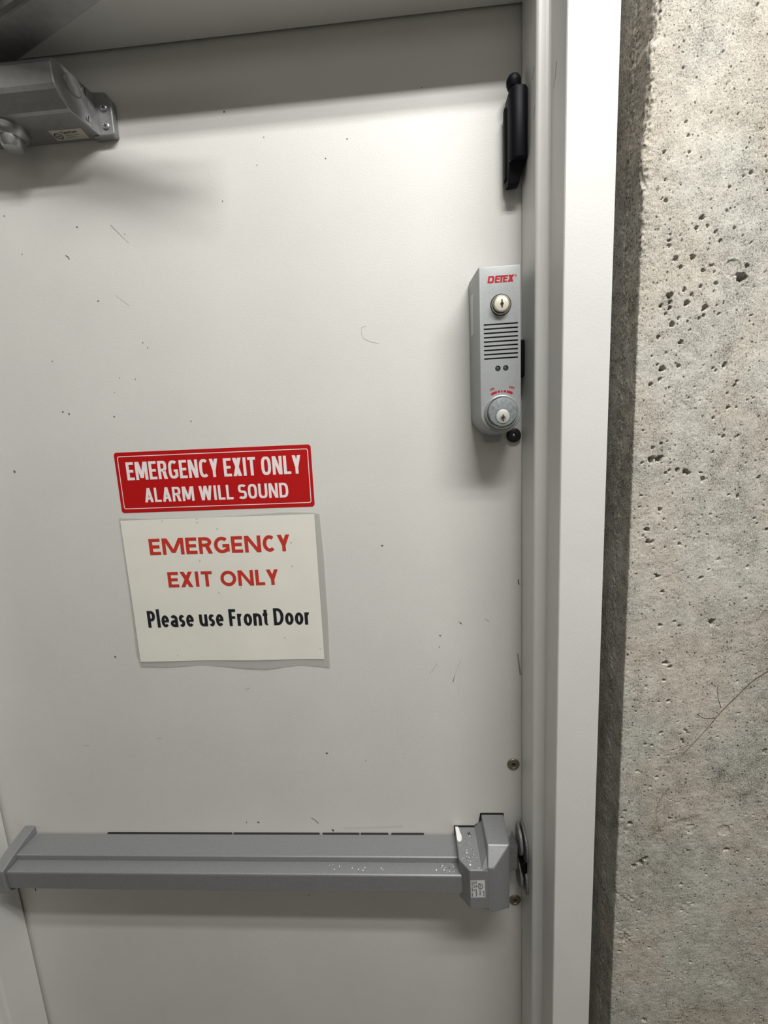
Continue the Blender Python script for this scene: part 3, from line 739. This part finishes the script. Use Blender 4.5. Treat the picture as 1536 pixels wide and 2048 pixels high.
# lower mounting tab, side label, black bolt into the stop
prism('mounting_tab', 'd', [(-1.98, 60.95), (-1.90, 60.42), (-1.84, 60.34), (-1.20, 60.34), (-1.12, 60.42), (-1.0, 60.95)], 0.0, 0.30, M_ALARM, t, 0.03)
flat('side_label', [[(0.45, 67.35), (0.95, 67.35), (0.95, 65.55), (0.45, 65.55)]], 0, M_LABEL, t, lambda d, z: (-2.556 + 0.0857 * (d - 0.25) - 0.006, d, z))
box('bolt', -0.50, -0.02, 0.35, 0.75, 63.45, 65.2, M_BLACK, t, bev=0.08)
# printed mark: slanted block letters under one long bar
def logo(u, v):            # u 0..1 along, v 0..1 up, slanted
    return (-2.018 + 1.145 * u + 0.045 * v, 2.006, 67.40 + 0.29 * v)
def rect(u0, u1, v0, v1): return [(u0, v0), (u1, v0), (u1, v1), (u0, v1)]
L_ = []
L_ += [rect(0, 0.07, 0, 1), rect(0.07, 0.19, 0.78, 1), rect(0.07, 0.19, 0, 0.24), [(0.19, 0), (0.23, 0.12), (0.25, 0.3), (0.25, 0.72), (0.23, 0.9), (0.19, 1), (0.165, 0.78), (0.165, 0.24)]]
L_ += [rect(0.275, 0.76, 0.80, 1)]
L_ += [rect(0.275, 0.345, 0, 0.80), rect(0.345, 0.46, 0.44, 0.64), rect(0.345, 0.46, 0, 0.22)]
L_ += [rect(0.485, 0.56, 0, 0.80)]
L_ += [rect(0.585, 0.655, 0, 0.80), rect(0.655, 0.755, 0.44, 0.64), rect(0.655, 0.755, 0, 0.22)]
L_ += [[(0.775, 1), (0.87, 1), (1.0, 0), (0.895, 0)], [(0.905, 1), (1.0, 1), (0.86, 0), (0.765, 0)]]
flat('logo', L_, 0, M_LOGO, t, logo)
flat('registered_mark', stroke([(-0.775 + 0.035 * math.cos(a), 67.64 + 0.035 * math.sin(a)) for a in [2 * math.pi * k / 14 for k in range(15)]], 0.018), 2.006, M_LOGO, t)
# on / off legend on an arc around the cylinder
ACX, ACZ, AR = -1.415, 61.62, 1.06
def arc_seg(a0, a1, r0, r1, n=4):
    out = []
    for k in range(n):
        b0 = a0 + (a1 - a0) * k / n; b1 = a0 + (a1 - a0) * (k + 1) / n
        out.append([(ACX + r * math.sin(math.radians(b)), ACZ + r * math.cos(math.radians(b))) for r, b in ((r0, b0), (r0, b1), (r1, b1), (r1, b0))])
    return out
ar = []
for s_ in (1, -1):
    ar += arc_seg(s_ * 4.5, s_ * 10.5, AR - .045, AR + .045) + arc_seg(s_ * 12.5, s_ * 24, AR - .05, AR + .05)
    pt = lambda a, r: (ACX + r * math.sin(math.radians(a)), ACZ + r * math.cos(math.radians(a)))
    ar += [[pt(s_ * 23.5, AR - .075), pt(s_ * 29, AR), pt(s_ * 23.5, AR + .075)]]
ar += arc_seg(-1.6, 1.6, AR - .045, AR + .045)
flat('dial_arrow', ar, 2.006, M_LOGO, t)
def rotated(cx, cz, ang):
    c, s = math.cos(ang), math.sin(ang)
    return lambda u, v: (cx + c * u - s * v, 2.006, cz + s * u + c * v)
lettering('ON', t, M_LOGO, rotated(-1.87, 62.80, 0.40), -0.10, -0.05, 0.20, 0.10)
lettering('OFF', t, M_LOGO, rotated(-0.955, 62.82, -0.36), -0.135, -0.05, 0.27, 0.10)

# black rubber bumper under the alarm
t = thing('rubber_bumper', 'small round black rubber bumper just below the alarm box', 'bumper', (-0.40, 0, 60.64))
lathe('bumper_body', -0.40, 60.64, [(0.36, 0.0), (0.365, 0.10), (0.34, 0.17), (0.28, 0.20), (0.12, 0.20), (0.10, 0.15), (0.001, 0.15)], M_RUBBER, t)
lathe('screw', -0.41, 60.64, [(0.07, 0.14), (0.07, 0.165), (0.04, 0.18), (0.001, 0.182)], M_STEEL, t, n=16)

# ================================================================ SIGNS
def plane_fn(cx, cz, ang, d):
    c, s = math.cos(ang), math.sin(ang)
    if callable(d):
        return lambda u, v: (cx + c * u - s * v, d(u, v), cz + s * u + c * v)
    return lambda u, v: (cx + c * u - s * v, d, cz + s * u + c * v)
def rounded(w, h, r, n=6):
    pts = []
    for sx, sy, a0 in ((1, 1, 0), (-1, 1, 90), (-1, -1, 180), (1, -1, 270)):
        for k in range(n + 1):
            a = math.radians(a0 + 90 * k / n)
            pts.append((sx * (w / 2 - r) + r * math.cos(a), sy * (h / 2 - r) + r * math.sin(a)))
    return pts
t = thing('warning_sticker', 'red sticker with white lettering and border stuck above the paper sign', 'sticker', (-16.52, 0, 57.4))
SX, SZ, SA = -16.5217, 59.1086, -0.00934
fn0, fn1 = plane_fn(SX, SZ, SA, 0.0), plane_fn(SX, SZ, SA, 0.012)
bm = bmesh.new()
ol = rounded(10.925, 3.35, 0.16)
v0 = [bm.verts.new(V(*fn0(*p))) for p in ol]; v1 = [bm.verts.new(V(*fn1(*p))) for p in ol]
bm.faces.new(v0); bm.faces.new(v1)
for i in range(len(ol)):
    j = (i + 1) % len(ol); bm.faces.new((v0[i], v0[j], v1[j], v1[i]))
link_bm('sticker_face', bm, M_RED, t)
fn2 = plane_fn(SX, SZ, SA, 0.016)
oa, ob = rounded(10.60, 2.93, 0.12), rounded(10.52, 2.85, 0.09)
flat('border_line', [[oa[i], oa[(i + 1) % len(oa)], ob[(i + 1) % len(ob)], ob[i]] for i in range(len(oa))], 0, M_PINKW, t, fn2)
lettering('EMERGENCY EXIT ONLY', t, M_PINKW, fn2, -4.87, 0.14, 9.74, 0.99, 0.165, COND, 0.04, 0.22, 2.8)
lettering('ALARM WILL SOUND', t, M_PINKW, fn2, -4.03, -1.12, 8.1, 0.80, 0.175, COND, 0.04, 0.22, 2.8)

t = thing('paper_sign', 'laminated cream paper notice with red and black lettering below the red sticker', 'sign', (-16.67, 0, 48.2))
PX, PZ, PA = -16.67, 52.768, -0.00807
def wave(u, v):
    e = max(0.0, abs(u) - 3.0) / 2.8
    return 0.030 + 0.010 * math.sin(0.9 * u + 0.5) + 0.008 * math.sin(0.8 * v - 0.7 * u) + 0.03 * e * e * (0.6 + 0.4 * math.sin(v * 0.9)) + 0.02 * max(0, -v - 2.5) / 2 * (1 + math.sin(u * 1.2))
def sheet(name, Lx, Rx, By, Ty, off, material, nu=40, nv=32):
    bm = bmesh.new()
    f = plane_fn(PX, PZ, PA, lambda u, v: wave(u, v) + off)
    g = []
    for i in range(nu + 1):
        row = []
        for j in range(nv + 1):
            s, q = i / nu, j / nv
            u0 = -5.6 + 11.4 * s; v0_ = -4.6 + 9.0 * q
            u = Lx(v0_) * (1 - s) + Rx(v0_) * s; v = By(u0) * (1 - q) + Ty(u0) * q
            row.append(bm.verts.new(V(*f(u, v))))
        g.append(row)
    for i in range(nu):
        for j in range(nv):
            bm.faces.new((g[i][j], g[i + 1][j], g[i + 1][j + 1], g[i][j + 1]))
    bmesh.ops.recalc_face_normals(bm, faces=bm.faces[:])
    bmesh.ops.solidify(bm, geom=bm.faces[:], thickness=0.006 * I)
    o = link_bm(name, bm, material, t, True)
    o.data.set_sharp_from_angle(angle=math.radians(35))
    return o
ip = lambda xs, ys: (lambda q: float(np.interp(q, xs, ys)))
sheet('laminate_pouch', ip([-4.6, -3.8, -.4, 2.2, 4.4], [-5.52, -5.68, -5.62, -5.58, -5.56]), ip([-4.6, -1.3, 1.9, 4.2], [5.80, 5.87, 5.88, 5.80]),
      ip([-5.5, -3.8, -2, .4, 2.2, 4, 5.7], [-4.53, -4.60, -4.55, -4.70, -4.80, -4.64, -4.74]), ip([-5.5, -3.8, -.9, 1.9, 3.9, 5.5, 5.8], [4.43, 4.31, 4.28, 4.37, 4.42, 4.33, 4.26]), 0.0, M_FILM)
sheet('paper', lambda v: -5.5, lambda v: 5.5, lambda u: -4.25, lambda u: 4.25, 0.012, M_PAPER)
fp = plane_fn(PX, PZ, PA, lambda u, v: wave(u, v) + 0.030)
lettering('EMERGENCY', t, M_INKRED, fp, -4.04, 2.22, 8.07, 0.94, 0.215)
lettering('EXIT ONLY', t, M_INKRED, fp, -3.2, 0.29, 6.42, 0.90, 0.215)
lettering('Please use Front Door', t, M_INKBLK, fp, -4.72, -2.12, 9.55, 1.02, 0.18)
dots = []
R = random.Random(9)
for u, v in ((-3.1, 4.15), (-1.1, 4.0), (4.1, 2.7), (4.05, 1.35), (-1.2, 1.8), (1.0, 0.15), (-.3, -.1), (3.3, -2.9), (5.3, -3.6), (-3.2, -3.9), (-1.1, 4.2), (0, 3.6)):
    dots.append([(u + 0.035 * math.cos(k), v + 0.035 * math.sin(k)) for k in (0, 1.2, 2.4, 3.6, 5.0)])
ds = flat('dirt_speck', dots, 0, M_SCR, t, fp); ds['kind'] = 'stuff'

# ================================================================ PANIC BAR
t = thing('panic_bar', 'grey push bar exit device running across the door at waist height', 'push bar', (-17.4, 0, 33.9))
prism('rail', 'x', [(0.08, 34.45), (0.08, 36.72), (0.10, 36.75), (1.46, 36.75), (1.52, 36.72), (1.53, 36.66), (1.53, 34.5)], -31.02, -3.98, M_ALU, t)
prism('push_pad', 'x', [(1.30, 35.2), (1.30, 36.37), (1.45, 36.40), (2.20, 36.40), (2.26, 36.37), (2.28, 36.30), (2.28, 35.28), (2.24, 35.22), (2.15, 35.20)], -30.98, -3.72, M_ALU, t)
bm = bmesh.new()
hull(bm, [(-31.78, 0, 37.28), (-31.04, 0, 37.28), (-31.78, 0, 34.2), (-31.04, 0, 34.2), (-31.78, 1.5, 36.92), (-31.04, 1.5, 36.92), (-31.70, 2.42, 36.55), (-31.08, 2.42, 36.55),
          (-31.70, 2.42, 35.05), (-31.08, 2.42, 35.05), (-31.78, 1.5, 34.5), (-31.04, 1.5, 34.5)])
bevel_bm(bm, 0.05, 2, 25)
link_bm('end_cap', bm, M_ALU, t)
# black strips standing in for the shaded gap and residue behind the rail
gap_runs = [(-26.2, -18.0), (-17.9, -12.4), (-12.2, -9.9), (-9.8, -8.1), (-7.9, -5.9)]
for x0, x1 in gap_runs:
    prism('gap_strip', 'x', [(0.0, 36.5), (0.10, 36.5), (0.10, 36.765), (0.0, 36.80)], x0, x1, M_BLACKM, t)
prism('case_gap_plate', 'd', [(-4.04, 34.8), (-4.04, 37.34), (-2.80, 37.34), (-2.55, 37.6), (-2.45, 38.21), (-1.05, 38.21), (-1.05, 33.9), (-2.45, 33.9), (-2.8, 34.8)], 0.0, 0.06, M_RUBBER, t)  # black plate standing in for the shaded gap around the latch case
# latch case: low shoulder, valley, high back with a cut front corner; the same above and below
ZC = 36.05
def both(pts):
    return pts + [(x, d, 2 * ZC - z) for x, d, z in pts]
bm = bmesh.new()
hull(bm, both([(-4.0, 0.06, 37.3), (-4.0, 2.12, 37.3), (-3.50, 2.74, 37.3), (-2.2, 2.74, 37.3), (-2.2, 0.06, 37.3)]))
bevel_bm(bm, 0.05, 2, 25)
low = link_bm('latch_case', bm, M_ALU, t)
bm = bmesh.new()
hull(bm, both([(-2.40, 0.06, 38.17), (-1.09, 0.06, 38.17), (-1.17, 2.0, 38.16), (-2.38, 2.0, 38.17), (-2.52, 2.75, 37.45), (-2.18, 2.75, 37.45)]))
bevel_bm(bm, 0.05, 2, 18)
link_bm('case_back', bm, M_ALU, t)
for sg in (1, -1):
    bm = bmesh.new()
    f = lambda z: ZC + sg * (z - ZC)
    hull(bm, [(-2.86, 0, f(37.26)), (-2.86, 2.73, f(37.26)), (-2.38, 0, f(37.80)), (-2.37, 1.98, f(37.80)), (-2.48, 2.70, f(37.42)), (-2.3, 0, f(37.2)), (-2.3, 2.7, f(37.2))])
    link_bm('case_valley', bm, M_ALU, t)
# screw on the shoulder, seen from above
s_ = lathe('screw', -3.22, 0.58, [(0.17, 37.25), (0.17, 37.32), (0.10, 37.345), (0.001, 37.347)], M_STEEL, t, n=24, axis='z')
flat('cross_recess', stroke([(-3.32, 0.51), (-3.12, 0.65)], 0.045) + stroke([(-3.28, 0.68), (-3.16, 0.48)], 0.045), 0, M_BLACKM, s_, lambda a, b: (a, b, 37.35))
topf = lambda a, b: (a, b, 37.308)
flat('paint_chip', [[(-3.98, 0.03), (-3.84, 0.02), (-3.76, 0.18), (-3.75, 0.40), (-3.68, 0.62), (-3.68, 0.85), (-3.74, 1.0), (-3.86, 1.06), (-3.96, 0.95)]], 0, M_CHIP, t, topf)
R = random.Random(12)
sp_l, sp_d = [], []
for k in range(46):
    a = R.uniform(-3.85, -2.95); b = R.uniform(0.8, 2.6)
    if b > 2.1 and a < -3.6: continue
    r = R.uniform(0.010, 0.028) * (1.2 if b > 1.5 else 0.8)
    pl = [(a + r * math.cos(q), b + 1.4 * r * math.sin(q)) for q in (0.2, 1.5, 2.9, 4.2, 5.3)]
    (sp_l if R.random() < 0.55 else sp_d).append(pl)
sp_l.append([(-3.42 + 0.05 * math.cos(q), 2.42 + 0.06 * math.sin(q)) for q in (0, 1, 2, 3, 4, 5)])
o = flat('paint_fleck', sp_l, 0, M_CHIP, t, topf); o['kind'] = 'stuff'
o = flat('grit', sp_d, 0, M_SPECK, t, topf); o['kind'] = 'stuff'
padf = lambda a, b: (a, b, 36.405)
pl_l, pl_d = [], []
for k in range(34):
    a = R.gauss(-4.75, 0.45) if k < 24 else R.uniform(-11.5, -8.2); b = R.uniform(1.62, 2.12); r = R.uniform(0.012, 0.03)
    if a > -3.85: continue
    (pl_l if R.random() < 0.7 else pl_d).append([(a + 1.3 * r * math.cos(q), b + 1.6 * r * math.sin(q)) for q in (0.2, 1.5, 2.9, 4.2, 5.3)])
o = flat('paint_fleck', pl_l, 0, M_CHIP, t, padf); o['kind'] = 'stuff'
o = flat('grit', pl_d, 0, M_SPECK, t, padf); o['kind'] = 'stuff'
# rating label on the case front, printed sideways
lab = flat('rating_label', [[(-3.455, 35.55), (-2.665, 35.58), (-2.685, 36.71), (-3.475, 36.67)]], 2.748, M_LABEL, t)
q_ = flat('approval_mark', stroke([(-2.93 + 0.13 * math.cos(a), 36.30 + 0.15 * math.sin(a)) for a in [2 * math.pi * k / 22 for k in range(23)]], 0.035) +
          stroke([(-3.02, 36.48), (-2.90, 36.44)], 0.05), 2.752, M_LABELTXT, lab)
side = lambda u, v: (-2.93 - v * -1.0, 2.752, 36.30 - u)
lettering('UL', lab, M_LABELTXT, lambda u, v: (-2.95 + v, 2.753, 36.36 - u), 0.0, -0.03, 0.12, 0.09)
lettering('LISTED', lab, M_LABELTXT, lambda u, v: (-2.99 + v, 2.753, 36.10 - u), 0.0, 0.0, 0.37, 0.08)
fp_ = []
for x, segs in ((-3.385, ((36.62, 36.30), (36.24, 35.95), (35.88, 35.62))), (-3.275, ((36.62, 36.42), (36.36, 36.2), (36.12, 36.0))), (-3.165, ((36.64, 36.46), (36.40, 36.22), (36.14, 35.64))), (-2.755, ((36.02, 35.82), (35.78, 35.66)))):
    for a, b in segs:
        fp_ += stroke([(x, a), (x + 0.008, b)], 0.055)
flat('fine_print', fp_, 2.752, mat('fine_print_dark', (0.16, 0.16, 0.16), 0.5), lab)
# latch bolt reaching for the strike
bm = bmesh.new()
hull(bm, [(-1.15, 0.35, 37.35), (-1.15, 1.15, 37.35), (-1.15, 0.35, 35.2), (-1.15, 1.15, 35.2), (-0.62, 0.35, 37.35), (-0.44, 0.95, 37.05), (-0.62, 0.35, 35.2), (-0.44, 0.95, 35.5), (-0.50, 1.15, 36.9), (-0.50, 1.15, 35.6)])
bevel_bm(bm, 0.05, 2, 25)
link_bm('latch_bolt', bm, M_STEEL, t)

# strike on the stop
t = thing('strike', 'dark steel latch strike on the frame stop beside the push bar end', 'strike', (-0.15, 0.7, 33.9))
def lobe(cz, rd, rz, dc=0.45):
    return [(max(0.16, dc + rd * math.cos(a)), cz + rz * math.sin(a)) for a in [2 * math.pi * k / 32 for k in range(32)]]
for cz in (36.95, 34.75):
    prism('strike_plate', 'x', lobe(cz, 1.25, 1.0), -0.12, -0.002, M_STRIKE, t, 0.02)
    prism('roller_cheek', 'x', lobe(cz, 0.95, 0.86, 0.35), -0.36, -0.20, M_STRIKE, t, 0.03)
    prism('spacer', 'x', lobe(cz, 0.55, 0.55, 0.4), -0.21, -0.11, M_BLACKM, t)
box('strike_box', -0.30, -0.01, 0.17, 1.35, 35.45, 36.15, M_BLACK, t, bev=0.05)
